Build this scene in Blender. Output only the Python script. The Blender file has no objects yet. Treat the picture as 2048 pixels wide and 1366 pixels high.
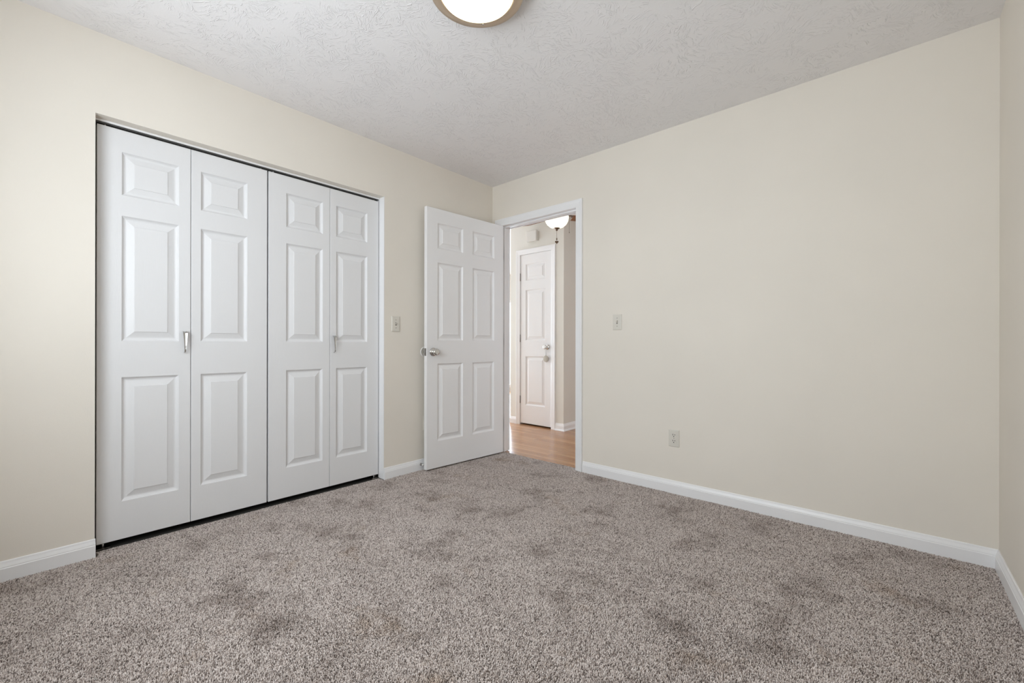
import bpy, math, random
import numpy as np
from mathutils import Vector, Matrix

random.seed(7)
S = bpy.context.scene
C = S.collection
PI = math.pi

# ------------------------------------------------------------------ camera
cam_d = bpy.data.cameras.new('camera')
cam_d.sensor_width = 36.0
cam_d.lens = 855.9 / 2048 * 36.0
cam_d.shift_y = 4.3 / 2048
cam_d.clip_start = 0.02
cam = bpy.data.objects.new('camera', cam_d)
C.objects.link(cam)
cam.location = (2.768, -2.850, 0.991)
YAW = 0.72454
cam.rotation_euler = (Matrix.Rotation(YAW, 3, 'Z') @ Matrix.Rotation(PI / 2, 3, 'X')
                      @ Matrix.Rotation(0.00175, 3, 'Z')).to_euler()
S.camera = cam

# ------------------------------------------------------------------ world, daylight, exposure
S.view_settings.view_transform = 'Standard'
S.view_settings.look = 'None'
S.view_settings.gamma = 1.0
S.view_settings.use_curve_mapping = False
S.view_settings.exposure = 0.0
try:
    S.cycles.use_denoising = True
    S.cycles.max_bounces = 14
    S.cycles.diffuse_bounces = 10
    S.cycles.glossy_bounces = 5
    S.cycles.caustics_reflective = False
    S.cycles.caustics_refractive = False
    S.cycles.sample_clamp_indirect = 6.0
except Exception:
    pass

W = bpy.data.worlds.new('daylight')
S.world = W
W.use_nodes = True
wn = W.node_tree
bg = wn.nodes['Background']
bg.inputs[0].default_value = (0.86, 0.93, 1.0, 1)
bg.inputs[1].default_value = 3.0


def area(name, loc, rot, sx, sy, power, col):
    d = bpy.data.lights.new(name, 'AREA')
    d.shape = 'RECTANGLE'
    d.size = sx
    d.size_y = sy
    d.energy = power
    d.color = col
    o = bpy.data.objects.new(name, d)
    C.objects.link(o)
    o.location = loc
    o.rotation_euler = rot
    return o


# room: x 0 (closet wall) .. RX, y RY (window wall) .. 0 (door wall)
RX, RY, RZ = 3.128, -3.31, 2.44
WX0, WX1, WZ0, WZ1 = 0.62, 2.46, 0.84, 2.10      # bedroom window opening
HX0, HX1, HY0, HY1 = -3.2, 4.2, 0.115, 4.5       # hall beyond the door
PY0, PY1, PZ0, PZ1 = 0.20, 4.2, 0.08, 1.90       # hall patio window opening
QY0, QY1, QZ0, QZ1 = 1.0, 3.4, 0.80, 2.10         # added fill window opening, unseen, on the hall's other side
# daylight through the bedroom window and through the hall's glazed door
area('window_daylight', ((WX0 + WX1) / 2, RY - 0.16, (WZ0 + WZ1) / 2), (PI / 2, 0, 0), WX1 - WX0, WZ1 - WZ0, 51, (0.87, 0.94, 1.0))
area('hall_daylight', (HX0 - 0.16, (PY0 + PY1) / 2, (PZ0 + PZ1) / 2), (PI / 2, 0, -PI / 2), PY1 - PY0, PZ1 - PZ0, 210, (0.70, 0.84, 1.0))

area('hall_fill_light', (HX1 + 0.16, (QY0 + QY1) / 2, (QZ0 + QZ1) / 2), (PI / 2, 0, PI / 2), QY1 - QY0, QZ1 - QZ0, 17, (0.85, 0.93, 1.0))  # added unseen source, brightens the hall wall face turned to it


# ------------------------------------------------------------------ materials
def new_mat(name):
    m = bpy.data.materials.new(name)
    m.use_nodes = True
    nt = m.node_tree
    return m, nt, nt.nodes['Principled BSDF']


def N(nt, typ, **kw):
    n = nt.nodes.new(typ)
    for k, v in kw.items():
        if k.startswith('i_'):
            key = k[2:]
            key = int(key) if key.isdigit() else key
            n.inputs[key].default_value = v
        else:
            setattr(n, k, v)
    return n


def ramp(nt, stops):
    r = nt.nodes.new('ShaderNodeValToRGB')
    e = r.color_ramp.elements
    while len(e) < len(stops):
        e.new(0.5)
    for i, (pos, col) in enumerate(stops):
        e[i].position = pos
        e[i].color = (*col, 1) if len(col) == 3 else col
    return r


def plain(name, col, rough=0.5, metal=0.0, spec=0.5, bump=None, emit=None):
    m, nt, b = new_mat(name)
    b.inputs['Base Color'].default_value = (*col, 1)
    b.inputs['Roughness'].default_value = rough
    b.inputs['Metallic'].default_value = metal
    b.inputs['Specular IOR Level'].default_value = spec
    if emit:
        b.inputs['Emission Color'].default_value = (*emit[0], 1)
        b.inputs['Emission Strength'].default_value = emit[1]
    tc = N(nt, 'ShaderNodeTexCoord')
    if bump:
        sc, st, dist = bump
        nz = N(nt, 'ShaderNodeTexNoise', i_Scale=sc, i_Detail=3.0)
        nt.links.new(tc.outputs['Object'], nz.inputs['Vector'])
        bp = N(nt, 'ShaderNodeBump', i_Strength=st, i_Distance=dist)
        nt.links.new(nz.outputs['Fac'], bp.inputs['Height'])
        nt.links.new(bp.outputs[0], b.inputs['Normal'])
    return m


def mat_wall(name, col):
    m, nt, b = new_mat(name)
    L = nt.links.new
    tc = N(nt, 'ShaderNodeTexCoord')
    n1 = N(nt, 'ShaderNodeTexNoise', i_Scale=1.6, i_Detail=4.0)
    L(tc.outputs['Object'], n1.inputs['Vector'])
    r = ramp(nt, [(0.3, tuple(c * 0.975 for c in col)), (0.7, tuple(min(1, c * 1.02) for c in col))])
    L(n1.outputs['Fac'], r.inputs[0])
    L(r.outputs[0], b.inputs['Base Color'])
    b.inputs['Roughness'].default_value = 0.62
    b.inputs['Specular IOR Level'].default_value = 0.3
    n2 = N(nt, 'ShaderNodeTexNoise', i_Scale=260.0, i_Detail=2.0)
    L(tc.outputs['Object'], n2.inputs['Vector'])
    bp = N(nt, 'ShaderNodeBump', i_Strength=0.12, i_Distance=0.0015)
    L(n2.outputs['Fac'], bp.inputs['Height'])
    L(bp.outputs[0], b.inputs['Normal'])
    return m


def mat_ceiling():
    """White stomp-brush texture: short raised strokes in fans of random direction."""
    m, nt, b = new_mat('ceiling_stomp_texture')
    L = nt.links.new
    b.inputs['Base Color'].default_value = (0.83, 0.815, 0.815, 1)
    b.inputs['Roughness'].default_value = 0.85
    b.inputs['Specular IOR Level'].default_value = 0.2
    tc = N(nt, 'ShaderNodeTexCoord')
    wz = N(nt, 'ShaderNodeTexNoise', i_Scale=6.0, i_Detail=2.0)
    L(tc.outputs['Object'], wz.inputs['Vector'])
    wm = N(nt, 'ShaderNodeVectorMath', operation='SCALE')
    wm.inputs['Scale'].default_value = 0.12
    L(wz.outputs['Color'], wm.inputs[0])
    wa = N(nt, 'ShaderNodeVectorMath', operation='ADD')
    L(tc.outputs['Object'], wa.inputs[0])
    L(wm.outputs[0], wa.inputs[1])
    heights = []
    for k, (cell, off) in enumerate([(9.0, 0.0), (11.0, 3.7)]):
        ao = N(nt, 'ShaderNodeVectorMath', operation='ADD')
        ao.inputs[1].default_value = (off, off * 1.7, 0)
        L(wa.outputs[0], ao.inputs[0])
        vo = N(nt, 'ShaderNodeTexVoronoi', i_Scale=cell)
        L(ao.outputs[0], vo.inputs['Vector'])
        sp = N(nt, 'ShaderNodeSeparateColor')
        L(vo.outputs['Color'], sp.inputs[0])
        an = N(nt, 'ShaderNodeMath', operation='MULTIPLY')
        an.inputs[1].default_value = 6.283
        L(sp.outputs[0], an.inputs[0])
        vr = N(nt, 'ShaderNodeVectorRotate', rotation_type='Z_AXIS')
        L(ao.outputs[0], vr.inputs['Vector'])
        L(an.outputs[0], vr.inputs['Angle'])
        sc = N(nt, 'ShaderNodeVectorMath', operation='MULTIPLY')
        sc.inputs[1].default_value = (150.0, 22.0, 1.0)
        L(vr.outputs[0], sc.inputs[0])
        nz = N(nt, 'ShaderNodeTexNoise', i_Scale=1.0, i_Detail=2.0, i_Roughness=0.55, i_Distortion=0.6)
        L(sc.outputs[0], nz.inputs['Vector'])
        rp = ramp(nt, [(0.56, (0, 0, 0)), (0.66, (1, 1, 1))])
        L(nz.outputs['Fac'], rp.inputs[0])
        # strokes only inside patches
        pz = N(nt, 'ShaderNodeTexNoise', i_Scale=7.0 + 2 * k, i_Detail=2.0)
        L(ao.outputs[0], pz.inputs['Vector'])
        pr = ramp(nt, [(0.44, (0.0, 0.0, 0.0)), (0.56, (1, 1, 1))])
        L(pz.outputs['Fac'], pr.inputs[0])
        mu = N(nt, 'ShaderNodeMath', operation='MULTIPLY')
        L(rp.outputs[0], mu.inputs[0])
        L(pr.outputs[0], mu.inputs[1])
        heights.append(mu)
    mx = N(nt, 'ShaderNodeMath', operation='MAXIMUM')
    L(heights[0].outputs[0], mx.inputs[0])
    L(heights[1].outputs[0], mx.inputs[1])
    fz = N(nt, 'ShaderNodeTexNoise', i_Scale=140.0, i_Detail=2.0)
    L(tc.outputs['Object'], fz.inputs['Vector'])
    ad = N(nt, 'ShaderNodeMath', operation='MULTIPLY_ADD')
    ad.inputs[1].default_value = 0.12
    L(fz.outputs['Fac'], ad.inputs[0])
    L(mx.outputs[0], ad.inputs[2])
    bp = N(nt, 'ShaderNodeBump', i_Strength=0.55, i_Distance=0.0035)
    L(ad.outputs[0], bp.inputs['Height'])
    L(bp.outputs[0], b.inputs['Normal'])
    return m


def mat_door(name, col):
    """White moulded door skin with a faint embossed vertical grain."""
    m, nt, b = new_mat(name)
    L = nt.links.new
    b.inputs['Base Color'].default_value = (*col, 1)
    b.inputs['Roughness'].default_value = 0.42
    b.inputs['Specular IOR Level'].default_value = 0.4
    tc = N(nt, 'ShaderNodeTexCoord')
    wz = N(nt, 'ShaderNodeTexNoise', i_Scale=3.0, i_Detail=1.0)
    L(tc.outputs['Object'], wz.inputs['Vector'])
    ws = N(nt, 'ShaderNodeVectorMath', operation='SCALE')
    ws.inputs['Scale'].default_value = 0.10
    L(wz.outputs['Color'], ws.inputs[0])
    wa = N(nt, 'ShaderNodeVectorMath', operation='ADD')
    L(tc.outputs['Object'], wa.inputs[0])
    L(ws.outputs[0], wa.inputs[1])
    sc = N(nt, 'ShaderNodeVectorMath', operation='MULTIPLY')
    sc.inputs[1].default_value = (210.0, 210.0, 9.0)
    L(wa.outputs[0], sc.inputs[0])
    nz = N(nt, 'ShaderNodeTexNoise', i_Scale=1.0, i_Detail=3.0, i_Roughness=0.6)
    L(sc.outputs[0], nz.inputs['Vector'])
    bp = N(nt, 'ShaderNodeBump', i_Strength=0.32, i_Distance=0.0012)
    L(nz.outputs['Fac'], bp.inputs['Height'])
    L(bp.outputs[0], b.inputs['Normal'])
    return m


YARN = [(0.0, (0.12, 0.095, 0.082)), (0.2, (0.33, 0.275, 0.247)), (0.5, (0.55, 0.482, 0.444)), (1.0, (0.77, 0.70, 0.66))]


def mat_carpet():
    m, nt, b = new_mat('taupe_cut_pile_carpet')
    L = nt.links.new
    tc = N(nt, 'ShaderNodeTexCoord')
    at = N(nt, 'ShaderNodeAttribute', attribute_name='tone')
    # heathered yarn: each tuft has its own tone
    yr = ramp(nt, YARN)
    L(at.outputs['Fac'], yr.inputs[0])
    # worn and soiled patches
    n1 = N(nt, 'ShaderNodeTexNoise', i_Scale=4.2, i_Detail=5.0, i_Roughness=0.62)
    L(tc.outputs['Object'], n1.inputs['Vector'])
    r1 = ramp(nt, [(0.32, (0.66, 0.63, 0.61)), (0.48, (1, 1, 1))])
    L(n1.outputs['Fac'], r1.inputs[0])
    mx = N(nt, 'ShaderNodeMix', data_type='RGBA', blend_type='MULTIPLY')
    mx.inputs[0].default_value = 1.0
    L(yr.outputs[0], mx.inputs[6])
    L(r1.outputs[0], mx.inputs[7])
    # brownish spill stains
    n2 = N(nt, 'ShaderNodeTexNoise', i_Scale=3.6, i_Detail=5.0, i_Roughness=0.65)
    of = N(nt, 'ShaderNodeVectorMath', operation='ADD')
    of.inputs[1].default_value = (4.3, 1.9, 0.0)
    L(tc.outputs['Object'], of.inputs[0])
    L(of.outputs[0], n2.inputs['Vector'])
    r2 = ramp(nt, [(0.58, (1, 1, 1)), (0.76, (0.74, 0.66, 0.57))])
    L(n2.outputs['Fac'], r2.inputs[0])
    m2 = N(nt, 'ShaderNodeMix', data_type='RGBA', blend_type='MULTIPLY')
    m2.inputs[0].default_value = 1.0
    L(mx.outputs[2], m2.inputs[6])
    L(r2.outputs[0], m2.inputs[7])
    L(m2.outputs[2], b.inputs['Base Color'])
    b.inputs['Roughness'].default_value = 0.9
    b.inputs['Specular IOR Level'].default_value = 0.15
    b.inputs['Sheen Weight'].default_value = 0.1
    return m


def mat_oak():
    m, nt, b = new_mat('oak_strip_floor')
    L = nt.links.new
    tc = N(nt, 'ShaderNodeTexCoord')
    br = N(nt, 'ShaderNodeTexBrick')
    br.offset = 0.37
    br.inputs['Color1'].default_value = (0.0, 0.0, 0.0, 1)
    br.inputs['Color2'].default_value = (1.0, 1.0, 1.0, 1)
    br.inputs['Mortar'].default_value = (0.5, 0.5, 0.5, 1)
    br.inputs['Scale'].default_value = 1.0
    br.inputs['Mortar Size'].default_value = 0.0008
    br.inputs['Brick Width'].default_value = 0.75
    br.inputs['Row Height'].default_value = 0.057
    L(tc.outputs['Object'], br.inputs['Vector'])
    sc = N(nt, 'ShaderNodeVectorMath', operation='MULTIPLY')
    sc.inputs[1].default_value = (4.0, 60.0, 1.0)
    L(tc.outputs['Object'], sc.inputs[0])
    off = N(nt, 'ShaderNodeVectorMath', operation='MULTIPLY_ADD')
    off.inputs[1].default_value = (9.0, 9.0, 9.0)
    L(br.outputs['Color'], off.inputs[0])
    L(sc.outputs[0], off.inputs[2])
    nz = N(nt, 'ShaderNodeTexNoise', i_Scale=1.0, i_Detail=4.0)
    L(off.outputs[0], nz.inputs['Vector'])
    av = N(nt, 'ShaderNodeMath', operation='MULTIPLY_ADD')
    av.inputs[1].default_value = 0.35
    L(br.outputs['Color'], av.inputs[0])
    ml = N(nt, 'ShaderNodeMath', operation='MULTIPLY')
    ml.inputs[1].default_value = 0.65
    L(nz.outputs['Fac'], ml.inputs[0])
    L(ml.outputs[0], av.inputs[2])
    rp = ramp(nt, [(0.2, (0.30, 0.145, 0.068)), (0.75, (0.52, 0.29, 0.15))])
    L(av.outputs[0], rp.inputs[0])
    mt = N(nt, 'ShaderNodeMix', data_type='RGBA', blend_type='MULTIPLY')
    L(br.outputs['Fac'], mt.inputs[0])
    L(rp.outputs[0], mt.inputs[6])
    mt.inputs[7].default_value = (0.35, 0.3, 0.25, 1)
    L(mt.outputs[2], b.inputs['Base Color'])
    b.inputs['Roughness'].default_value = 0.22
    return m


def mat_glass_pane():
    m, nt, b = new_mat('clear_window_glass')
    nt.nodes.remove(b)
    out = nt.nodes['Material Output']
    tr = N(nt, 'ShaderNodeBsdfTransparent')
    gl = N(nt, 'ShaderNodeBsdfGlossy')
    gl.inputs['Roughness'].default_value = 0.02
    mx = N(nt, 'ShaderNodeMixShader')
    mx.inputs[0].default_value = 0.05
    nt.links.new(tr.outputs[0], mx.inputs[1])
    nt.links.new(gl.outputs[0], mx.inputs[2])
    nt.links.new(mx.outputs[0], out.inputs[0])
    return m


def mat_blade():
    m, nt, b = new_mat('brown_wood_fan_blade')
    L = nt.links.new
    tc = N(nt, 'ShaderNodeTexCoord')
    sc = N(nt, 'ShaderNodeVectorMath', operation='MULTIPLY')
    sc.inputs[1].default_value = (5.0, 60.0, 5.0)
    L(tc.outputs['Object'], sc.inputs[0])
    nz = N(nt, 'ShaderNodeTexNoise', i_Scale=1.0, i_Detail=4.0)
    L(sc.outputs[0], nz.inputs['Vector'])
    rp = ramp(nt, [(0.3, (0.17, 0.065, 0.028)), (0.7, (0.27, 0.115, 0.05))])
    L(nz.outputs['Fac'], rp.inputs[0])
    L(rp.outputs[0], b.inputs['Base Color'])
    b.inputs['Roughness'].default_value = 0.4
    return m


PAINT = mat_wall('beige_wall_paint', (0.76, 0.715, 0.642))
PAINT_HALL = mat_wall('hall_wall_paint', (0.72, 0.70, 0.645))
CEIL = mat_ceiling()
DOOR = mat_door('white_moulded_door', (0.81, 0.805, 0.805))
BIFOLD = mat_door('white_bifold_door', (0.735, 0.735, 0.74))
TRIM = plain('white_gloss_trim', (0.82, 0.82, 0.825), 0.35, bump=(30, 0.03, 0.002))
CARPET = mat_carpet()
BACKING = plain('carpet_backing', (0.20, 0.17, 0.15), 0.95)
OAK = mat_oak()
GLASS = mat_glass_pane()
CHROME = plain('polished_chrome', (0.66, 0.65, 0.63), 0.08, 1.0, bump=(40, 0.02, 0.001))
NICKEL = plain('brushed_nickel', (0.50, 0.49, 0.47), 0.27, 1.0, bump=(300, 0.05, 0.0005))
TAN = plain('satin_champagne_metal', (0.60, 0.49, 0.38), 0.45, 0.75, bump=(200, 0.03, 0.0005))
BRONZE = plain('aged_bronze', (0.16, 0.105, 0.07), 0.4, 0.8, bump=(120, 0.05, 0.0005))
DARKMETAL = plain('dark_track_metal', (0.16, 0.155, 0.15), 0.35, 0.6, bump=(120, 0.03, 0.0005))
HINGE = plain('grey_steel_hinge', (0.30, 0.29, 0.28), 0.4, 0.9, bump=(120, 0.03, 0.0005))
ALMOND = plain('almond_plastic', (0.66, 0.63, 0.565), 0.4, bump=(60, 0.02, 0.0005))
SLOT = plain('black_slot', (0.02, 0.02, 0.02), 0.6)
SLOTTAN = plain('brown_grey_slot', (0.22, 0.20, 0.17), 0.6)
WHITEPL = plain('white_plastic', (0.80, 0.79, 0.77), 0.4, bump=(60, 0.02, 0.0005))
CHIMEPL = plain('aged_white_plastic', (0.70, 0.685, 0.64), 0.45, bump=(60, 0.02, 0.0005))
LAMPGLASS = plain('lit_frosted_glass', (0.9, 0.88, 0.82), 0.3, emit=((1.0, 0.92, 0.62), 1.7))
BOWLGLASS = plain('lit_alabaster_glass', (0.9, 0.86, 0.78), 0.3, emit=((1.0, 0.93, 0.68), 1.4))
ORNAMENT = plain('beige_stitched_cloth', (0.50, 0.47, 0.41), 0.9, bump=(350, 0.6, 0.002))
BLADE = mat_blade()
CLOSET = plain('closet_shade_black', (0.05, 0.045, 0.04), 0.9)  # closet shade put into the colour, so gaps round the doors read dark
CORD = plain('brown_cord', (0.12, 0.09, 0.07), 0.7)


# ------------------------------------------------------------------ mesh helpers
class MB:
    def __init__(self):
        self.v = []
        self.f = []
        self.s = []

    def add(self, verts, faces, smooth=False):
        o = len(self.v)
        self.v += [tuple(p) for p in verts]
        for f in faces:
            self.f.append([i + o for i in f])
            self.s.append(smooth)
        return self

    def box(self, x0, x1, y0, y1, z0, z1, c=0.0):
        if c <= 0:
            vs = [(x, y, z) for x in (x0, x1) for y in (y0, y1) for z in (z0, z1)]
            fs = [(0, 1, 3, 2), (4, 6, 7, 5), (0, 4, 5, 1), (2, 3, 7, 6), (0, 2, 6, 4), (1, 5, 7, 3)]
            return self.add(vs, fs)
        # chamfered box: convex hull of 24 points
        import bmesh
        bm = bmesh.new()
        for x in (x0, x1):
            for y in (y0, y1):
                for z in (z0, z1):
                    ix = x + (c if x == x0 else -c)
                    iy = y + (c if y == y0 else -c)
                    iz = z + (c if z == z0 else -c)
                    bm.verts.new((x, iy, iz)); bm.verts.new((ix, y, iz)); bm.verts.new((ix, iy, z))
        bmesh.ops.convex_hull(bm, input=bm.verts)
        bmesh.ops.dissolve_limit(bm, angle_limit=0.02, verts=bm.verts, edges=bm.edges)
        bm.verts.index_update()
        vs = [v.co.copy() for v in bm.verts]
        fs = [[v.index for v in f.verts] for f in bm.faces]
        bm.free()
        return self.add(vs, fs)

    def lathe(self, prof, mat=None, seg=40, smooth=True):
        """prof: (radius, height) pairs, turned about z, then moved by the matrix."""
        vs, fs = [], []
        rings = []
        for r, z in prof:
            if r < 1e-6:
                rings.append([len(vs)])
                vs.append(Vector((0, 0, z)))
            else:
                rings.append(list(range(len(vs), len(vs) + seg)))
                vs += [Vector((r * math.cos(2 * PI * i / seg), r * math.sin(2 * PI * i / seg), z)) for i in range(seg)]
        for a, b in zip(rings, rings[1:]):
            for i in range(seg):
                j = (i + 1) % seg
                if len(a) == 1 and len(b) == 1:
                    continue
                if len(a) == 1:
                    fs.append((a[0], b[i], b[j]))
                elif len(b) == 1:
                    fs.append((a[i], b[0], a[j]))
                else:
                    fs.append((a[i], b[i], b[j], a[j]))
        if mat is not None:
            vs = [mat @ p for p in vs]
        return self.add(vs, fs, smooth)

    def tube(self, pts, r, seg=10, caps=True):
        pts = [Vector(p) for p in pts]
        n = len(pts)
        rs = r if isinstance(r, (list, tuple)) else [r] * n
        vs, fs = [], []
        up = None
        for i, p in enumerate(pts):
            t = (pts[min(i + 1, n - 1)] - pts[max(i - 1, 0)]).normalized()
            if up is None:
                up = t.orthogonal().normalized()
            up = (up - t * up.dot(t)).normalized()
            w = t.cross(up)
            for k in range(seg):
                a = 2 * PI * k / seg
                vs.append(p + (up * math.cos(a) + w * math.sin(a)) * rs[i])
        for i in range(n - 1):
            for k in range(seg):
                j = (k + 1) % seg
                fs.append((i * seg + k, i * seg + j, (i + 1) * seg + j, (i + 1) * seg + k))
        if caps:
            fs.append(tuple(range(seg))[::-1])
            fs.append(tuple((n - 1) * seg + k for k in range(seg)))
        return self.add(vs, fs, True)

    def prism(self, outline, axis, a0, a1):
        """closed 2-D outline pushed along an axis ('x': (y,z), 'y': (x,z), 'z': (x,y))."""
        n = len(outline)

        def mk(p, a):
            return {'x': (a, p[0], p[1]), 'y': (p[0], a, p[1]), 'z': (p[0], p[1], a)}[axis]
        vs = [mk(p, a0) for p in outline] + [mk(p, a1) for p in outline]
        fs = [(i, (i + 1) % n, n + (i + 1) % n, n + i) for i in range(n)]
        fs += [tuple(range(n))[::-1], tuple(range(n, 2 * n))]
        return self.add(vs, fs)

    def build(self, name, mat, parent=None, fix=True):
        me = bpy.data.meshes.new(name)
        me.from_pydata(self.v, [], self.f)
        if fix:
            import bmesh
            bm = bmesh.new()
            bm.from_mesh(me)
            bmesh.ops.recalc_face_normals(bm, faces=bm.faces)
            bm.to_mesh(me)
            bm.free()
        for p, s in zip(me.polygons, self.s):
            p.use_smooth = s
        me.materials.append(mat)
        o = bpy.data.objects.new(name, me)
        C.objects.link(o)
        if parent is not None:
            o.parent = parent
        return o


def tag(o, label=None, cat=None, group=None, kind=None):
    if label:
        o['label'] = label
    if cat:
        o['category'] = cat
    if group:
        o['group'] = group
    if kind:
        o['kind'] = kind
    return o


def empty(name, loc, rz=0.0):
    o = bpy.data.objects.new(name, None)
    o.empty_display_size = 0.1
    C.objects.link(o)
    o.location = loc
    o.rotation_euler = (0, 0, rz)
    return o


def copy_tree(o, parent=None):
    c = o.copy()
    C.objects.link(c)
    if parent is not None:
        c.parent = parent
    for ch in list(o.children):
        copy_tree(ch, c)
    return c


def struct(o, label, cat):
    return tag(o, label, cat, kind='structure')


# ------------------------------------------------------------------ room shell
CY0, CY1, CZ = -2.645, -1.130, 2.061           # closet opening in the left wall
DX0, DX1, DZ = 0.104, 0.922, 2.062             # bedroom doorway in the back wall
T = 0.115

PILE = 0.008
m = MB()
m.box(-0.064, RX, RY, 0.0, -0.06, -PILE)
m.box(DX0, DX1, 0.0, 0.045, -0.06, -PILE)
struct(m.build('floor', BACKING), 'bedroom floor under the taupe carpet pile', 'floor')


def carpet_pile():
    """Cut pile as real tufts: small leaning yarn ends on a jittered grid, each with its own tone."""
    rng = np.random.default_rng(11)
    sp = 0.0039
    xs = np.arange(-0.066, RX, sp)
    ys = np.arange(RY, 0.045, sp * 0.87)
    X, Y = np.meshgrid(xs, ys)
    X = X + (np.arange(len(ys)) % 2)[:, None] * sp / 2
    X = X.ravel() + rng.uniform(-.34, .34, X.size) * sp
    Y = Y.ravel() + rng.uniform(-.34, .34, Y.size) * sp
    ahead = (X - 2.768) * -math.sin(YAW) + (Y + 2.85) * math.cos(YAW)
    keep = (ahead > 0.7) & ((Y < -0.004) | ((X > DX0 + .004) & (X < DX1 - .004))) & (X < RX - 0.004)
    keep &= (X > 0.006) | ((Y > CY0 + 0.01) & (Y < CY1 - 0.01))
    X, Y = X[keep], Y[keep]
    n = X.size

    def waves(seed, f0, k=14):
        r = np.random.default_rng(seed)
        v = np.zeros(n)
        for _ in range(k):
            f = f0 * r.uniform(.6, 2.2)
            a = r.uniform(0, 2 * PI)
            v += np.sin(X * f * math.cos(a) + Y * f * math.sin(a) + r.uniform(0, 6.3)) / math.sqrt(k / 2)
        return v
    # the lay of the pile swings where feet and the vacuum have pressed it
    lay = 0.9 * waves(3, 5.0) + 0.6 * waves(4, 14.0)
    mag = 0.0013 + 0.0009 * np.clip(waves(5, 9.0), -1, 1)
    h = PILE + 0.0012 * rng.normal(size=n) - 0.0008 * np.clip(waves(6, 8.0), -1.5, 1.5)
    h = np.clip(h, 0.004, 0.0115)
    h = np.where(X < -0.050, h * np.clip(1 + (X + 0.050) / 0.02, 0.2, 1), h)     # pressed flat where it tucks under the doors
    lx = mag * np.cos(lay) + rng.normal(size=n) * 0.0011
    ly = mag * np.sin(lay) + rng.normal(size=n) * 0.0011
    rad = rng.uniform(.0015, .0023, n)
    ph = rng.uniform(0, 6.3, n)
    K = 4
    V = np.empty((n, 2 * K + 1, 3), np.float32)
    for i in range(K):
        c, s_ = np.cos(ph + 2 * PI * i / K), np.sin(ph + 2 * PI * i / K)
        V[:, i] = np.stack([X + rad * .8 * c, Y + rad * .8 * s_, np.full(n, -PILE)], -1)
        V[:, K + i] = np.stack([X + lx * .75 + rad * c, Y + ly * .75 + rad * s_, -PILE + h * .72], -1)
    V[:, 2 * K] = np.stack([X + lx, Y + ly, -PILE + h], -1)
    idx, st = [], []
    for i in range(K):
        j = (i + 1) % K
        idx += [i, j, K + j, K + i]
        st.append(4)
    for i in range(K):
        idx += [K + i, K + (i + 1) % K, 2 * K]
        st.append(3)
    base = np.array(idx, np.int32)
    loops = (base[None, :] + (np.arange(n, dtype=np.int32) * (2 * K + 1))[:, None]).ravel()
    tot = np.tile(np.array(st, np.int32), n)
    start = np.concatenate([[0], np.cumsum(tot)[:-1]]).astype(np.int32)
    me = bpy.data.meshes.new('carpet_pile')
    me.vertices.add(n * (2 * K + 1))
    me.vertices.foreach_set('co', V.ravel())
    me.loops.add(loops.size)
    me.loops.foreach_set('vertex_index', loops)
    me.polygons.add(tot.size)
    me.polygons.foreach_set('loop_start', start)
    me.polygons.foreach_set('use_smooth', np.ones(tot.size, bool))
    me.update(calc_edges=True)
    at = me.attributes.new('tone', 'FLOAT', 'POINT')
    at.data.foreach_set('value', np.repeat(rng.uniform(0, 1, n), 2 * K + 1).astype(np.float32))
    me.materials.append(CARPET)
    o = bpy.data.objects.new('carpet_pile', me)
    C.objects.link(o)
    return tag(o, 'taupe speckled cut pile of the wall to wall bedroom carpet', 'carpet', kind='stuff')


carpet_pile()

m = MB().box(-0.11, RX + 0.11, RY - 0.11, 0.0, RZ, RZ + 0.1)
struct(m.build('ceiling', CEIL), 'white stomp textured bedroom ceiling', 'ceiling')

m = MB()
m.box(-T, 0, RY, CY0, 0, RZ)
m.box(-T, 0, CY1, 0, 0, RZ)
m.box(-T, 0, CY0, CY1, CZ, RZ)
struct(m.build('wall_left', PAINT), 'beige painted wall around the closet opening', 'wall')

m = MB()
m.box(-T, DX0 - 0.019, 0, T, 0, RZ + 0.1)
m.box(DX1 + 0.019, RX + 0.11, 0, T, 0, RZ + 0.1)
m.box(DX0 - 0.019, DX1 + 0.019, 0, T, DZ + 0.019, RZ + 0.1)
struct(m.build('wall_back', PAINT), 'wide blank beige wall with the open doorway', 'wall')

m = MB().box(RX, RX + 0.11, RY, 0, 0, RZ)
struct(m.build('wall_right', PAINT), 'beige wall at the narrow strip right of the room corner', 'wall')

m = MB()
m.box(-0.11, WX0, RY - 0.11, RY, 0, RZ)
m.box(WX1, RX + 0.11, RY - 0.11, RY, 0, RZ)
m.box(WX0, WX1, RY - 0.11, RY, 0, WZ0)
m.box(WX0, WX1, RY - 0.11, RY, WZ1, RZ)
struct(m.build('wall_front', PAINT), 'beige window wall behind the camera', 'wall')

# bedroom window (behind the camera): frame, sash bars, panes
w = empty('window_1', ((WX0 + WX1) / 2, RY - 0.06, WZ0))
struct(w, 'white twin sash window in the wall behind the camera', 'window')
hw = (WX1 - WX0) / 2
hh = WZ1 - WZ0
m = MB()
m.box(-hw, -hw + 0.045, -0.03, 0.03, 0, hh)
m.box(hw - 0.045, hw, -0.03, 0.03, 0, hh)
m.box(-hw + 0.045, hw - 0.045, -0.03, 0.03, 0, 0.045)
m.box(-hw + 0.045, hw - 0.045, -0.03, 0.03, hh - 0.045, hh)
m.box(-0.025, 0.025, -0.03, 0.03, 0.045, hh - 0.045)
m.box(-hw + 0.045, -0.025, -0.02, 0.02, hh / 2 - 0.02, hh / 2 + 0.02)
m.box(0.025, hw - 0.045, -0.02, 0.02, hh / 2 - 0.02, hh / 2 + 0.02)
m.build('window_frame', TRIM, w)
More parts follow.
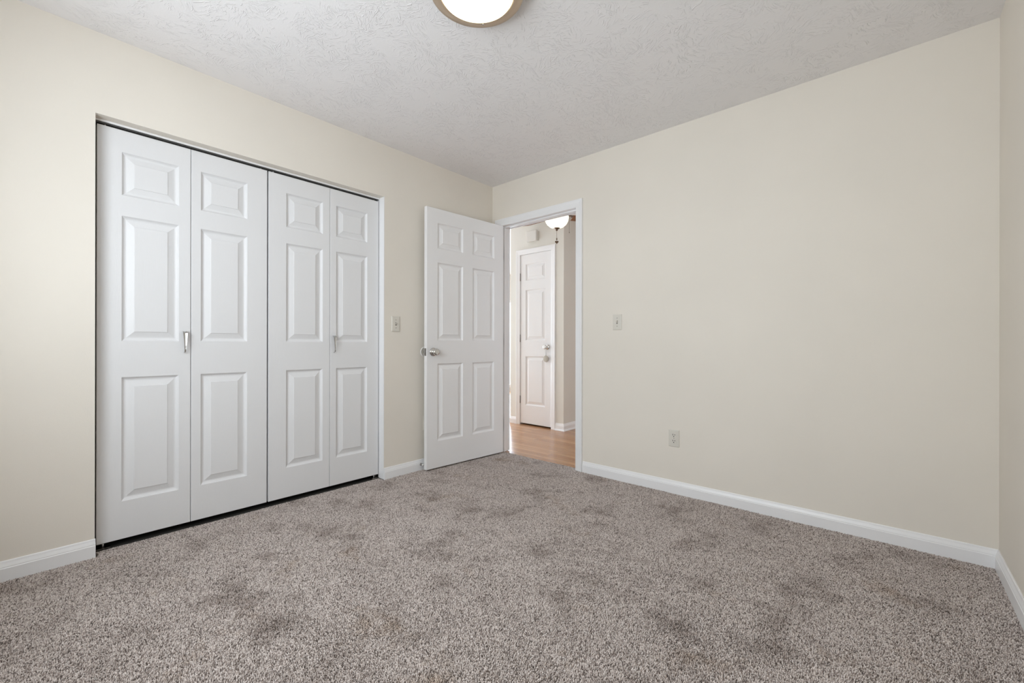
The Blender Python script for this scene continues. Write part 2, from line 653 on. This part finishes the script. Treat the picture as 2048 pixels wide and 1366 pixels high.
for sx in (-1, 1):
    for z0, z1 in ((0.045, hh / 2 - 0.02), (hh / 2 + 0.02, hh - 0.045)):
        xa, xb = sorted((sx * 0.025, sx * (hw - 0.045)))
        MB().box(xa, xb, -0.003, 0.003, z0, z1).build('pane', GLASS, w)

# closet interior
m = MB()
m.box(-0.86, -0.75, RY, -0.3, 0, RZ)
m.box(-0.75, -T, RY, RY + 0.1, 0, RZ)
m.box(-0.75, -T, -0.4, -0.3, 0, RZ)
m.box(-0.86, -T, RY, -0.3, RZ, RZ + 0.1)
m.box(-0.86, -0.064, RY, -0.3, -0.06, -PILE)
struct(m.build('closet_wall', CLOSET), 'closet walls with shade painted in, behind the folding doors', 'wall')

# white jamb facing on the right hand return of the closet opening
m = MB().box(-T, 0.0005, CY1 - 0.004, CY1, 0, CZ)
struct(m.build('trim_1', TRIM), 'thin white jamb strip beside the closet doors', 'trim')

# baseboards
BB = [(0, -.008), (.0135, -.008), (.0135, .052), (.0115, .055), (.0115, .0585), (.0095, .064), (.0065, .072), (.005, .079), (.003, .082), (0, .082)]
m = MB().prism([(p, z) for p, z in BB], 'y', RY, CY0 + 0.002)
struct(m.build('baseboard_left', TRIM), 'white baseboard between the window wall and the closet', 'baseboard')
m = MB().prism([(p, z) for p, z in BB], 'y', CY1 - 0.002, -0.0)
struct(m.build('baseboard_left', TRIM), 'short white baseboard between closet and open door', 'baseboard')
m = MB().prism([(-p, z) for p, z in BB], 'x', 0.982, RX)
struct(m.build('baseboard_back', TRIM), 'long white baseboard under the blank beige wall', 'baseboard')
m = MB().prism([(RX - p, z) for p, z in BB], 'y', RY, -0.0)
struct(m.build('baseboard_right', TRIM), 'white baseboard running out of the room corner', 'baseboard')

# door frame: jambs, stop and casing are one fixed assembly
CAS = [(-0.004, 0.0), (-0.004, 0.009), (0.004, 0.012), (0.030, 0.0145), (0.046, 0.018), (0.055, 0.018), (0.057, 0.015), (0.057, 0.0)]


def casing(m, x0, x1, zt, y, sgn, prof=CAS, zb=0.0):
    """U-shaped mitred casing round an opening, standing out from plane y towards sgn."""
    n = len(prof)
    vs = []
    for o, p in prof:
        yy = y + sgn * p
        vs += [(x0 - o, yy, zb), (x0 - o, yy, zt + o), (x1 + o, yy, zt + o), (x1 + o, yy, zb)]
    fs = []
    for i in range(n):
        j = (i + 1) % n
        for k in range(3):
            fs.append((i * 4 + k, i * 4 + k + 1, j * 4 + k + 1, j * 4 + k))
    fs.append(tuple(i * 4 for i in range(n)))
    fs.append(tuple(i * 4 + 3 for i in range(n)))
    m.add(vs, fs)


m = MB()
m.box(DX0 - 0.019, DX0, 0, T, 0, DZ + 0.019)
m.box(DX1, DX1 + 0.019, 0, T, 0, DZ + 0.019)
m.box(DX0, DX1, 0, T, DZ, DZ + 0.019)
m.box(DX0, DX0 + 0.011, 0.040, 0.075, 0, DZ - 0.011)
m.box(DX1 - 0.011, DX1, 0.040, 0.075, 0, DZ - 0.011)
m.box(DX0, DX1, 0.040, 0.075, DZ - 0.011, DZ)
casing(m, DX0, DX1, DZ, 0.0, -1)
casing(m, DX0, DX1, DZ, T, 1)
fr = struct(m.build('trim_2', TRIM), 'white casing and jambs around the open bedroom doorway', 'door frame')
m = MB().box(DX1 - 0.003, DX1 + 0.0005, 0.006, 0.034, 0.895, 0.955).box(DX1 - 0.006, DX1 - 0.002, -0.006, 0.008, 0.905, 0.945)
tag(m.build('strike_plate', HINGE, fr), 'grey steel strike plate')


# ------------------------------------------------------------------ moulded panel doors
RINGS = [(0.0, 0.0), (0.0015, 0.002), (0.007, 0.0088), (0.0115, 0.0118), (0.0165, 0.0126), (0.021, 0.0116), (0.0455, 0.0034), (0.0472, 0.0010), (0.049, 0.0006)]


def panel_face(m, w, h, y, out, panels, c, rings=RINGS):
    """One moulded face of a door leaf; 'out' is the outward y direction."""
    xs = sorted({c, w - c} | {v for p in panels for v in (p[0], p[1])})
    zs = sorted({c, h - c} | {v for p in panels for v in (p[2], p[3])})
    for i in range(len(xs) - 1):
        for k in range(len(zs) - 1):
            x0, x1, z0, z1 = xs[i], xs[i + 1], zs[k], zs[k + 1]
            hit = any(p[0] <= x0 + 1e-6 and x1 <= p[1] + 1e-6 and p[2] <= z0 + 1e-6 and z1 <= p[3] + 1e-6 for p in panels)
            if not hit:
                m.add([(x0, y, z0), (x1, y, z0), (x1, y, z1), (x0, y, z1)], [(0, 1, 2, 3)])
    for x0, x1, z0, z1 in panels:
        vs = []
        for d, dep in rings:
            yy = y - out * dep
            vs += [(x0 + d, yy, z0 + d), (x1 - d, yy, z0 + d), (x1 - d, yy, z1 - d), (x0 + d, yy, z1 - d)]
        fs = []
        for r in range(len(rings) - 1):
            for e in range(4):
                g = (e + 1) % 4
                fs.append((r * 4 + e, r * 4 + g, r * 4 + 4 + g, r * 4 + 4 + e))
        r = (len(rings) - 1) * 4
        fs.append((r, r + 1, r + 2, r + 3))
        m.add(vs, fs)


def leaf_mesh(w, h, y0, y1, panels, c=0.0018, back=True):
    """A slab from y0 to y1 (y0 < y1) with moulded faces and softened edges."""
    m = MB()
    panel_face(m, w, h, y0, -1, panels, c)
    panel_face(m, w, h, y1, 1, panels if back else [], c)
    o = [(0, 0), (w, 0), (w, h), (0, h)]
    i_ = [(c, c), (w - c, c), (w - c, h - c), (c, h - c)]
    vs = [(x, y0, z) for x, z in i_] + [(x, y0 + c, z) for x, z in o] + [(x, y1 - c, z) for x, z in o] + [(x, y1, z) for x, z in i_]
    fs = []
    for r in range(3):
        for e in range(4):
            g = (e + 1) % 4
            fs.append((r * 4 + e, r * 4 + g, r * 4 + 4 + g, r * 4 + 4 + e))
    m.add(vs, fs)
    import bmesh
    return m


def weld(o):
    import bmesh
    bm = bmesh.new()
    bm.from_mesh(o.data)
    bmesh.ops.remove_doubles(bm, verts=bm.verts, dist=1e-5)
    # T-junctions between grid cells are harmless; make every face point out of the slab
    bmesh.ops.recalc_face_normals(bm, faces=bm.faces)
    bm.to_mesh(o.data)
    bm.free()
    return o


def strap_pull(parent):
    """Bowed strap handle, wide at the top and tapering to the foot (local: -y is out of the door)."""
    pts = [(0.000, -0.056, .005), (0.010, -0.056, .005), (0.018, -0.052, .0055), (0.0225, -0.040, .0065), (0.025, -0.018, .0095),
           (0.026, 0.008, .0135), (0.0255, 0.032, .0175), (0.0235, 0.047, .020), (0.018, 0.0545, .0205), (0.009, 0.0565, .018), (0.0, 0.057, .015)]
    n = len(pts)
    vs, fs = [], []
    for i, (o, z, wd) in enumerate(pts):
        a, b = pts[max(i - 1, 0)], pts[min(i + 1, n - 1)]
        t = Vector((b[0] - a[0], b[1] - a[1])).normalized()
        nr = Vector((t.y, -t.x))       # outward normal in (out, z)
        hw_ = wd / 2
        # folded section: a shallow valley down the middle
        for sx, k in ((-1, -0.0010), (-0.96, 0.0012), (0, 0.0004 - 0.36 * hw_), (0.96, 0.0012), (1, -0.0010), (0, -0.0016 - 0.40 * hw_)):
            q = Vector((o, z)) + nr * k
            vs.append((sx * hw_, -q.x, q.y))
    for i in range(n - 1):
        for k in range(6):
            j = (k + 1) % 6
            fs.append((i * 6 + k, i * 6 + j, i * 6 + 6 + j, i * 6 + 6 + k))
    fs.append(tuple(range(6)))
    fs.append(tuple((n - 1) * 6 + k for k in range(6)))
    m = MB().add(vs, fs, False)
    return tag(m.build('handle', NICKEL, parent), 'brushed nickel strap pull')


LZ0, LZ1 = 0.027, 2.037
XF = -0.062
PZ = [(0.212 - LZ0, 0.822 - LZ0), (1.000 - LZ0, 1.617 - LZ0), (1.718 - LZ0, 1.930 - LZ0)]


def bifold(y0, ymid, y1, panels_a, panels_b, handle_leaf, handle_y, handle_z, label, pivot_at):
    root = empty('bifold_door', (XF, y0, 0), PI / 2)
    tag(root, label, 'closet door', 'white bifold closet doors')
    for k, (a, b, pan) in enumerate(((y0, ymid - 0.0012, panels_a), (ymid + 0.0012, y1, panels_b))):
        pans = [(pan[0] - a, pan[1] - a, z0, z1) for z0, z1 in PZ]
        lf = weld(leaf_mesh(b - a, LZ1 - LZ0, 0.0, 0.034, pans).build('leaf', BIFOLD, root))
        lf.location = (a - y0, 0, LZ0)
        if k == handle_leaf:
            hd = strap_pull(lf)
            hd.location = (handle_y - a, 0.0005, handle_z - LZ0)
    # top pins and floor bracket
    for yy in (y0 + 0.03, y1 - 0.03):
        m = MB().lathe([(0.0, 0), (.005, 0), (.005, .014), (0, .014)], seg=14)
        o = m.build('pivot_pin', NICKEL, root)
        o.location = (yy - y0, 0.017, LZ1)
    m = MB()
    px = pivot_at - y0
    s = 1 if px < (y1 - y0) / 2 else -1
    m.box(min(px, px + s * 0.055), max(px, px + s * 0.055), 0.002, 0.032, 0.0, 0.004)
    m.box(min(px, px + s * 0.003), max(px, px + s * 0.003), 0.002, 0.032, 0.0, 0.026)
    m.lathe([(0.0, .004), (.005, .004), (.005, .027), (0, .027)], Matrix.Translation((px + s * 0.03, 0.017, 0)), 12)
    m.build('pivot_bracket', NICKEL, root)
    return root


bifold(-2.6352, -2.2690, -1.8922, (-2.547, -2.321), (-2.225, -1.999), 0, -2.297, 0.997,
       'white bifold closet door beside the bare wall, farther from the open bedroom door', -2.641)
bifold(-1.8836, -1.5040, -1.1395, (-1.783, -1.553), (-1.461, -1.230), 1, -1.477, 0.985,
       'white bifold closet door nearer the open bedroom door and light switch', -1.1355)

# white header strip in front of the track
m = MB().box(-0.0645, -0.0585, CY0, CY1 - 0.004, 2.052, CZ)
struct(m.build('trim_5', TRIM), 'thin white header strip along the top of the closet opening', 'trim')

# overhead track
m = MB()
m.box(-0.094, -0.091, CY0, CY1 - 0.004, 2.0465, CZ)
m.box(-0.073, -0.070, CY0, CY1 - 0.004, 2.0475, CZ)
m.box(-0.091, -0.073, CY0, CY1 - 0.004, CZ - 0.002, CZ)
struct(m.build('trim_3', DARKMETAL), 'dark metal track above the closet doors', 'door track')


# ------------------------------------------------------------------ bedroom door, standing open
def knob_profile(s=1.0, l=0.052):
    return [(0.0, 0.0), (.033 * s, 0.0), (.033 * s, .004), (.030 * s, .008), (.019 * s, .011), (.013 * s, .014), (.0115 * s, l * .42), (.013 * s, l * .46),
            (.022 * s, l * .54), (.0265 * s, l * .66), (.0275 * s, l * .78), (.0255 * s, l * .90), (.021 * s, l * .965), (.012 * s, l * .985), (.010 * s, l * .975), (0.0, l * .972)]


DA = math.atan2(-0.9976, -0.0688)
d1 = empty('door_1', (0.142, -0.002, 0), DA)
struct(d1, 'white six panel bedroom door standing open against the closet wall', 'door')
DW, DB, DH = 0.814, 0.012, 2.042
cols = [(0.112, 0.357), (0.460, 0.713)]
pz = [(0.222, 0.832), (1.015, 1.630), (1.742, 1.942)]
pans = [(a, b, z0 - DB, z1 - DB) for a, b in cols for z0, z1 in pz]
RINGS_D = RINGS
lf = weld(leaf_mesh(DW, DH, -0.035, 0.0, pans).build('leaf', DOOR, d1))
lf.location = (0, 0, DB)
KX, KZ = DW - 0.060, 0.925
m = MB().lathe(knob_profile(1.0, 0.056), Matrix.Translation((KX, 0, KZ)) @ Matrix.Rotation(-PI / 2, 4, 'X'), 40)
m.build('knob', CHROME, d1)
m = MB().lathe(knob_profile(1.0, 0.040), Matrix.Translation((KX, -0.035, KZ)) @ Matrix.Rotation(PI / 2, 4, 'X'), 40)
m.build('knob', CHROME, d1)
m = MB().box(DW - 0.001, DW + 0.0012, -0.030, -0.005, KZ - 0.029, KZ + 0.029, 0.0004)
m.box(DW, DW + 0.010, -0.024, -0.011, KZ - 0.007, KZ + 0.007, 0.001)
m.build('latch_plate', HINGE, d1)
for hz in (0.24, 1.02, 1.80):
    m = MB()
    m.tube([(-0.004, -0.0395, hz - 0.044), (-0.004, -0.0395, hz + 0.044)], 0.0048, 12)
    m.box(-0.0018, 0.0, -0.035, -0.004, hz - 0.044, hz + 0.044)
    m.build('hinge', NICKEL, d1)

# round bumper plate on the wall where the back knob lands
wb = empty('wall_bumper', (0.0, -0.770, 0.925))
tag(wb, 'round pale bumper disc on the wall behind the open door knob', 'wall bumper')
RYX = Matrix.Rotation(PI / 2, 4, 'Y')
MB().lathe([(0, 0), (.040, 0), (.040, .003), (.037, .0055), (.034, .0055)], RYX, 36).build('rim', WHITEPL, wb)
MB().lathe([(.034, .0054), (.030, .0040), (0, .0035)], RYX, 36).build('pad', ALMOND, wb)

# spring door stop on the short baseboard
ds = empty('door_stop', (0.0115, -0.815, 0.046))
tag(ds, 'small spring door stop with white tip on baseboard behind the open door', 'door stop')
RY90 = Matrix.Rotation(PI / 2, 4, 'Y')
MB().lathe([(0, 0), (.009, 0), (.009, .003), (.006, .006), (0, .006)], RY90, 20).build('base', NICKEL, ds)
pts = []
for i in range(73):
    a = 2 * PI * i / 12
    pts.append((0.006 + 0.020 * i / 72, 0.0045 * math.cos(a), 0.0045 * math.sin(a)))
MB().tube(pts, 0.0009, 6).build('spring', NICKEL, ds)
MB().lathe([(0, .026), (.006, .026), (.0068, .029), (.0062, .034), (0, .036)], RY90, 20).build('tip', WHITEPL, ds)


# ------------------------------------------------------------------ wall plates (local: -y is out of the wall)
def plate_mesh(w=0.070, h=0.1145):
    m = MB()
    t = 0.0062
    vs = []
    for ins, y in ((0, 0), (0, -0.0025), (0.0022, -0.0052), (0.006, -t)):
        a, b = w / 2 - ins, h / 2 - ins
        vs += [(-a, y, -b), (a, y, -b), (a, y, b), (-a, y, b)]
    fs = []
    for r in range(3):
        for e in range(4):
            g = (e + 1) % 4
            fs.append((r * 4 + e, r * 4 + g, r * 4 + 4 + g, r * 4 + 4 + e))
    fs.append((12, 13, 14, 15))
    fs.append((0, 1, 2, 3))
    return m.add(vs, fs)


def screw(parent, z):
    m = MB().lathe([(0, 0), (.0031, 0), (.0028, .0008), (0, .0012)], Matrix.Translation((0, -0.0062, z)) @ Matrix.Rotation(PI / 2, 4, 'X'), 14)
    m.box(-0.0026, 0.0026, -0.0077, -0.0072, z - 0.0004, z + 0.0004)
    return m.build('screw', NICKEL, parent)


def light_switch(loc, rz, label, up):
    r = empty('light_switch', loc, rz)
    tag(r, label, 'light switch', 'toggle light switches')
    plate_mesh().build('plate', ALMOND, r)
    m = MB().box(-0.0058, 0.0058, -0.0070, -0.006, -0.0125, 0.0125)
    m.build('slot', SLOTTAN, r)
    s = 1 if up else -1
    m = MB().prism([(-0.006, -0.006 * s), (-0.006, 0.005 * s), (-0.0165, 0.0115 * s), (-0.0175, 0.0075 * s)], 'x', -0.0042, 0.0042)
    m.build('toggle', ALMOND, r)
    screw(r, 0.030)
    screw(r, -0.030)
    return r


def outlet(loc, rz, label):
    r = empty('wall_outlet', loc, rz)
    tag(r, label, 'outlet', 'duplex outlets')
    plate_mesh().build('plate', ALMOND, r)
    for zc in (0.0195, -0.0195):
        # receptacle face: a disc flattened above and below
        pts = []
        for i in range(32):
            a = 2 * PI * i / 32
            pts.append((0.0172 * math.cos(a), max(-0.0135, min(0.0135, 0.0172 * math.sin(a)))))
        m = MB().prism([(x, z + zc) for x, z in pts], 'y', -0.0058, -0.0078)
        rc = m.build('receptacle', ALMOND, r)
        m = MB()
        m.box(-0.0082, -0.0052, -0.0084, -0.0076, zc - 0.0015, zc + 0.009)
        m.box(0.0052, 0.0082, -0.0084, -0.0076, zc, zc + 0.008)
        m.lathe([(0, 0), (.0032, 0), (.0032, .0008), (0, .0008)], Matrix.Translation((0, -0.0076, zc - 0.0075)) @ Matrix.Rotation(PI / 2, 4, 'X'), 14)
        tag(m.build('slots', SLOT, rc), 'dark plug slots')
    screw(r, 0.0)
    return r


light_switch((0.0, -1.0345, 1.1365), PI / 2, 'almond toggle switch on the wall between closet and open door', True)
light_switch((1.273, 0.0, 1.149), 0.0, 'almond toggle switch on the blank wall beside the doorway', True)
outlet((1.689, 0.0, 0.364), 0.0, 'almond duplex outlet low on the blank beige wall')
outlet((0.0, -0.748, 0.362), PI / 2, 'wall outlet mostly hidden behind the edge of the open door')

# ------------------------------------------------------------------ flush ceiling light
cl = empty('ceiling_light', (1.521, -1.658, RZ))
tag(cl, 'round flush ceiling light with champagne metal rim and glowing frosted glass', 'ceiling light')
m = MB().lathe([(0.0, 0.0), (.160, 0.0), (.172, -.006), (.186, -.034), (.189, -.040), (.187, -.043), (.152, -.047), (.149, -.045), (.149, -.038), (0.0, -.038)], seg=72)
m.build('rim', TAN, cl)
m = MB().lathe([(.1488, -.040), (.1485, -.046), (.142, -.056), (.120, -.071), (.085, -.083), (.045, -.089), (0.0, -.091)], seg=72)
m.build('glass_shade', LAMPGLASS, cl)
a = math.radians(126)
for k in range(3):
    aa = a + k * 2 * PI / 3
    m = MB().lathe([(0, 0), (.0035, 0), (.0045, -.003), (.0035, -.007), (0, -.008)], Matrix.Translation((.158 * math.cos(aa), .158 * math.sin(aa), -.0445)), 14)
    m.build('thumb_screw', NICKEL, cl)

# ------------------------------------------------------------------ hall beyond the doorway
HZ = -0.004
m = MB().box(HX0, HX1, 0.045, HY1, -0.06, HZ)
struct(m.build('hall_floor', OAK), 'glossy orange oak strip floor in the hall', 'floor')
m = MB().box(HX0, HX1, T, HY1, RZ, RZ + 0.1)
struct(m.build('hall_ceiling', CEIL), 'white textured hall ceiling', 'ceiling')
m = MB()
m.box(HX0 - 0.1, HX0, 0, PY0, -0.06, RZ)
m.box(HX0 - 0.1, HX0, PY1, HY1 + 0.1, -0.06, RZ)
m.box(HX0 - 0.1, HX0, PY0, PY1, -0.06, PZ0)
m.box(HX0 - 0.1, HX0, PY0, PY1, PZ1, RZ)
m.box(HX1, HX1 + 0.1, 0, QY0, -0.06, RZ)
m.box(HX1, HX1 + 0.1, QY1, HY1 + 0.1, -0.06, RZ)
m.box(HX1, HX1 + 0.1, QY0, QY1, -0.06, QZ0)
m.box(HX1, HX1 + 0.1, QY0, QY1, QZ1, RZ)
m.box(HX0, HX1, HY1, HY1 + 0.1, -0.06, RZ)
m.box(HX0, -T, 0, T, -0.06, RZ + 0.1)
m.box(RX + 0.11, HX1, 0, T, -0.06, RZ + 0.1)
struct(m.build('hall_wall', PAINT_HALL), 'outer walls of the hall past the doorway', 'wall')

# the block of wall that holds the narrow hall door
BX0, BX1, BY = -0.833, -0.022, 1.190
NX0, NX1, NZ = -0.672, -0.190, 2.088
m = MB()
m.box(BX0, NX0 - 0.019, BY, BY + 0.11, HZ, RZ)
m.box(NX1 + 0.019, BX1, BY, BY + 0.11, HZ, RZ)
m.box(NX0 - 0.019, NX1 + 0.019, BY, BY + 0.11, NZ + 0.019, RZ)
m.box(BX0, BX0 + 0.1, BY + 0.11, 2.6, HZ, RZ)
m.box(BX1 - 0.1, BX1, BY + 0.11, 2.6, HZ, RZ)
m.box(BX0 + 0.1, BX1 - 0.1, 2.5, 2.6, HZ, RZ)
struct(m.build('hall_wall', PAINT_HALL), 'beige wall corner around the narrow hall door', 'wall')
m = MB()
m.prism([(BY - p, z + HZ) for p, z in BB], 'x', BX0, NX0 - 0.057)
struct(m.build('hall_baseboard', TRIM), 'short white baseboard beside the hinges of the hall door', 'baseboard')
SH = [(0, 0), (.026, 0), (.025, .007), (.021, .013), (.0135, .016), (.0135, .052), (.0115, .055), (.0115, .0585), (.0095, .064), (.0065, .072), (.005, .079), (.003, .082), (0, .082)]
m = MB()
n = len(SH)
xs0 = NX1 + 0.057
vs = []
for p, z in SH:
    vs += [(xs0, BY - p, z + HZ), (BX1 + p, BY - p, z + HZ), (BX1 + p, 2.6, z + HZ)]
fs = []
for i in range(n):
    j = (i + 1) % n
    for k in range(2):
        fs.append((i * 3 + k, i * 3 + k + 1, j * 3 + k + 1, j * 3 + k))
fs.append(tuple(i * 3 for i in range(n)))
fs.append(tuple(i * 3 + 2 for i in range(n)))
m.add(vs, fs)
struct(m.build('hall_baseboard', TRIM), 'white baseboard wrapping the hall wall corner', 'baseboard')
m = MB()
m.box(NX0 - 0.019, NX0, BY, BY + 0.11, HZ, NZ + 0.019)
m.box(NX1, NX1 + 0.019, BY, BY + 0.11, HZ, NZ + 0.019)
m.box(NX0, NX1, BY, BY + 0.11, NZ, NZ + 0.019)
casing(m, NX0, NX1, NZ, BY, -1, zb=HZ)
struct(m.build('trim_4', TRIM), 'white casing around the narrow hall door', 'door frame')

d2 = empty('door_2', (NX0 + 0.003, BY + 0.002, 0))
struct(d2, 'narrow white three panel door closed at the end of the hall', 'door')
pans = [(0.082, 0.382, z0 - 0.014, z1 - 0.014) for z0, z1 in ((0.240, 0.838), (1.030, 1.647), (1.762, 1.965))]
w2 = NX1 - NX0 - 0.006
lf = weld(leaf_mesh(w2, 2.070, 0.0, 0.035, pans).build('leaf', DOOR, d2))
lf.location = (0, 0, 0.014)
m = MB().lathe(knob_profile(0.95, 0.062), Matrix.Translation((w2 - 0.062, 0, 0.952)) @ Matrix.Rotation(PI / 2, 4, 'X'), 36)
m.build('knob', CHROME, d2)
MB().box(w2 - 0.004, w2 + 0.0025, -0.0025, 0.004, 0.925, 0.982).build('latch_plate', HINGE, d2)
for hz in (0.303, 1.058, 1.812):
    m = MB().tube([(-0.0015, -0.0065, hz - 0.046), (-0.0015, -0.0065, hz + 0.046)], 0.0055, 12)
    m.box(-0.006, 0.003, -0.003, 0.001, hz - 0.046, hz + 0.046)
    m.build('hinge', HINGE, d2)

# stitched round ornament hung on the hall knob
kx = NX0 + 0.003 + w2 - 0.062
og = empty('hanging_ornament', (kx, BY - 0.024, 0.815))
tag(og, 'round beige ornament hanging on a cord from the hall door knob', 'ornament')
m = MB().lathe([(0, -.007), (.030, -.007), (.037, -.004), (.039, 0), (.037, .004), (.030, .007), (0, .007)], Matrix.Rotation(PI / 2, 4, 'X'), 32)
m.build('disc', ORNAMENT, og)
lp = []
for i in range(25):
    t = i / 24
    a = PI * t
    lp.append((0.013 * math.cos(a) * (0.25 + 0.75 * min(1, 4 * min(t, 1 - t))), 0.0, 0.038 + 0.1115 * math.sin(a) ** 0.7))
MB().tube(lp, 0.0012, 6).build('loop', CORD, og)

# chime box over the hall door
ch = empty('door_chime', (-0.462, BY, 2.283))
tag(ch, 'white door chime box on the wall above the narrow hall door', 'door chime')
m = MB().box(-0.072, 0.072, -0.030, 0.0, -0.058, 0.058)
m.build('base', CHIMEPL, ch)
m = MB().box(-0.078, 0.078, -0.052, -0.016, -0.064, 0.064, 0.006)
m.build('cover', CHIMEPL, ch)

# glazed patio door at one end of the hall, an added unseen fill window at the other
def glazing(name, x, y0, y1, z0, z1, n, label):
    pw = empty(name, (x, y0, z0))
    struct(pw, label, 'window')
    L_, H_ = y1 - y0, z1 - z0
    m = MB()
    for k in range(n + 1):
        yy = L_ * k / n
        m.box(-0.03, 0.03, max(0, yy - 0.03), min(L_, yy + 0.03), 0, H_)
    for k in range(n):
        m.box(-0.03, 0.03, L_ * k / n + 0.03, L_ * (k + 1) / n - 0.03, 0, 0.05)
        m.box(-0.03, 0.03, L_ * k / n + 0.03, L_ * (k + 1) / n - 0.03, H_ - 0.05, H_)
    m.build('window_frame', TRIM, pw)
    for k in range(n):
        MB().box(-0.003, 0.003, L_ * k / n + 0.03, L_ * (k + 1) / n - 0.03, 0.05, H_ - 0.05).build('pane', GLASS, pw)


glazing('window_2', HX0 - 0.05, PY0, PY1, PZ0, PZ1, 4, 'bright glazed patio door glimpsed at the left edge of the doorway')
glazing('added_fill_window', HX1 + 0.05, QY0, QY1, QZ0, QZ1, 3, 'added fill window out of sight to the right of the doorway')

# ------------------------------------------------------------------ hall ceiling fan with light bowl
fan = empty('ceiling_fan', (0.26, 0.657, RZ))
tag(fan, 'brown bladed ceiling fan with glowing bowl light in the hall', 'ceiling fan')
MB().lathe([(0, 0), (.075, 0), (.078, -.01), (.07, -.045), (0, -.045)], seg=40).build('canopy', BRONZE, fan)
MB().lathe([(0, -.045), (.085, -.045), (.112, -.065), (.115, -.10), (.10, -.135), (.07, -.150), (.055, -.172), (0, -.172)], seg=40).build('motor', BRONZE, fan)
MB().lathe([(.050, -.172), (.118, -.176), (.121, -.184), (.119, -.20), (.112, -.226), (.096, -.254), (.068, -.278), (.034, -.291), (0, -.294)], seg=48).build('light_bowl', BOWLGLASS, fan)
MB().lathe([(0, -.286), (.030, -.287), (.033, -.292), (.020, -.299), (.010, -.306), (.012, -.312), (.006, -.318), (0, -.320)], seg=28).build('finial', BRONZE, fan)
cam_ang = YAW
for k in range(3):
    ang = cam_ang + math.radians(14 + 120 * k)
    br = MB()
    br.box(0.07, 0.19, -0.014, 0.014, -0.160, -0.154)
    br.box(0.16, 0.20, -0.028, 0.028, -0.166, -0.159)
    bo = br.build('blade_bracket', BRONZE, fan)
    bo.rotation_euler = (0, 0, ang)
    out = []
    for i in range(13):
        t = i / 12
        out.append((0.165 + t * 0.255, -(0.050 + 0.016 * t)))
    for i in range(1, 12):
        a = -PI / 2 + PI * i / 12
        out.append((0.420 + 0.045 * math.cos(a), 0.066 * math.sin(a)))
    for i in range(13):
        t = 1 - i / 12
        out.append((0.165 + t * 0.255, 0.050 + 0.016 * t))
    bl = MB().prism(out, 'z', -0.003, 0.003).build('blade', BLADE, bo)
    bl.rotation_euler = (math.radians(-12), 0, 0)
    bl.location = (0, 0, -0.178)


def chain(x, y, z0, z1, fob):
    m = MB().tube([(x, y, z0), (x, y, z1)], 0.0012, 6)
    nb = int((z0 - z1) / 0.006)
    for i in range(nb):
        m.lathe([(0, -.0018), (.0018, 0), (0, .0018)], Matrix.Translation((x, y, z0 - 0.006 * i)), 6)
    pc = m.build('pull_chain', BRONZE, fan)
    if fob:
        MB().lathe([(0, .012), (.004, .010), (.0065, 0), (.005, -.010), (0, -.013)], Matrix.Translation((x, y, z1 + 0.030)), 14).build('bead', BRONZE, pc)
        # heart-shaped fob
        pts = []
        for i in range(36):
            t = 2 * PI * i / 36
            hx = 16 * math.sin(t) ** 3
            hz = 13 * math.cos(t) - 5 * math.cos(2 * t) - 2 * math.cos(3 * t) - math.cos(4 * t)
            pts.append((hx / 16 * 0.018, hz / 16 * 0.018))
        o = MB().prism(pts, 'y', -0.004, 0.004).build('fob', BRONZE, pc)
        o.location = (x, y, z1 - 0.002)
        o.rotation_euler = (0, 0, cam_ang)
    else:
        MB().lathe([(0, .008), (.003, .006), (.004, 0), (0, -.008)], Matrix.Translation((x, y, z1)), 12).build('bead', BRONZE, pc)
    return pc


chain(0, 0, -0.318, -0.430, True)
cr = Vector((math.cos(YAW), math.sin(YAW), 0)) * 0.126
chain(cr.x, cr.y, -0.172, -0.335, False)
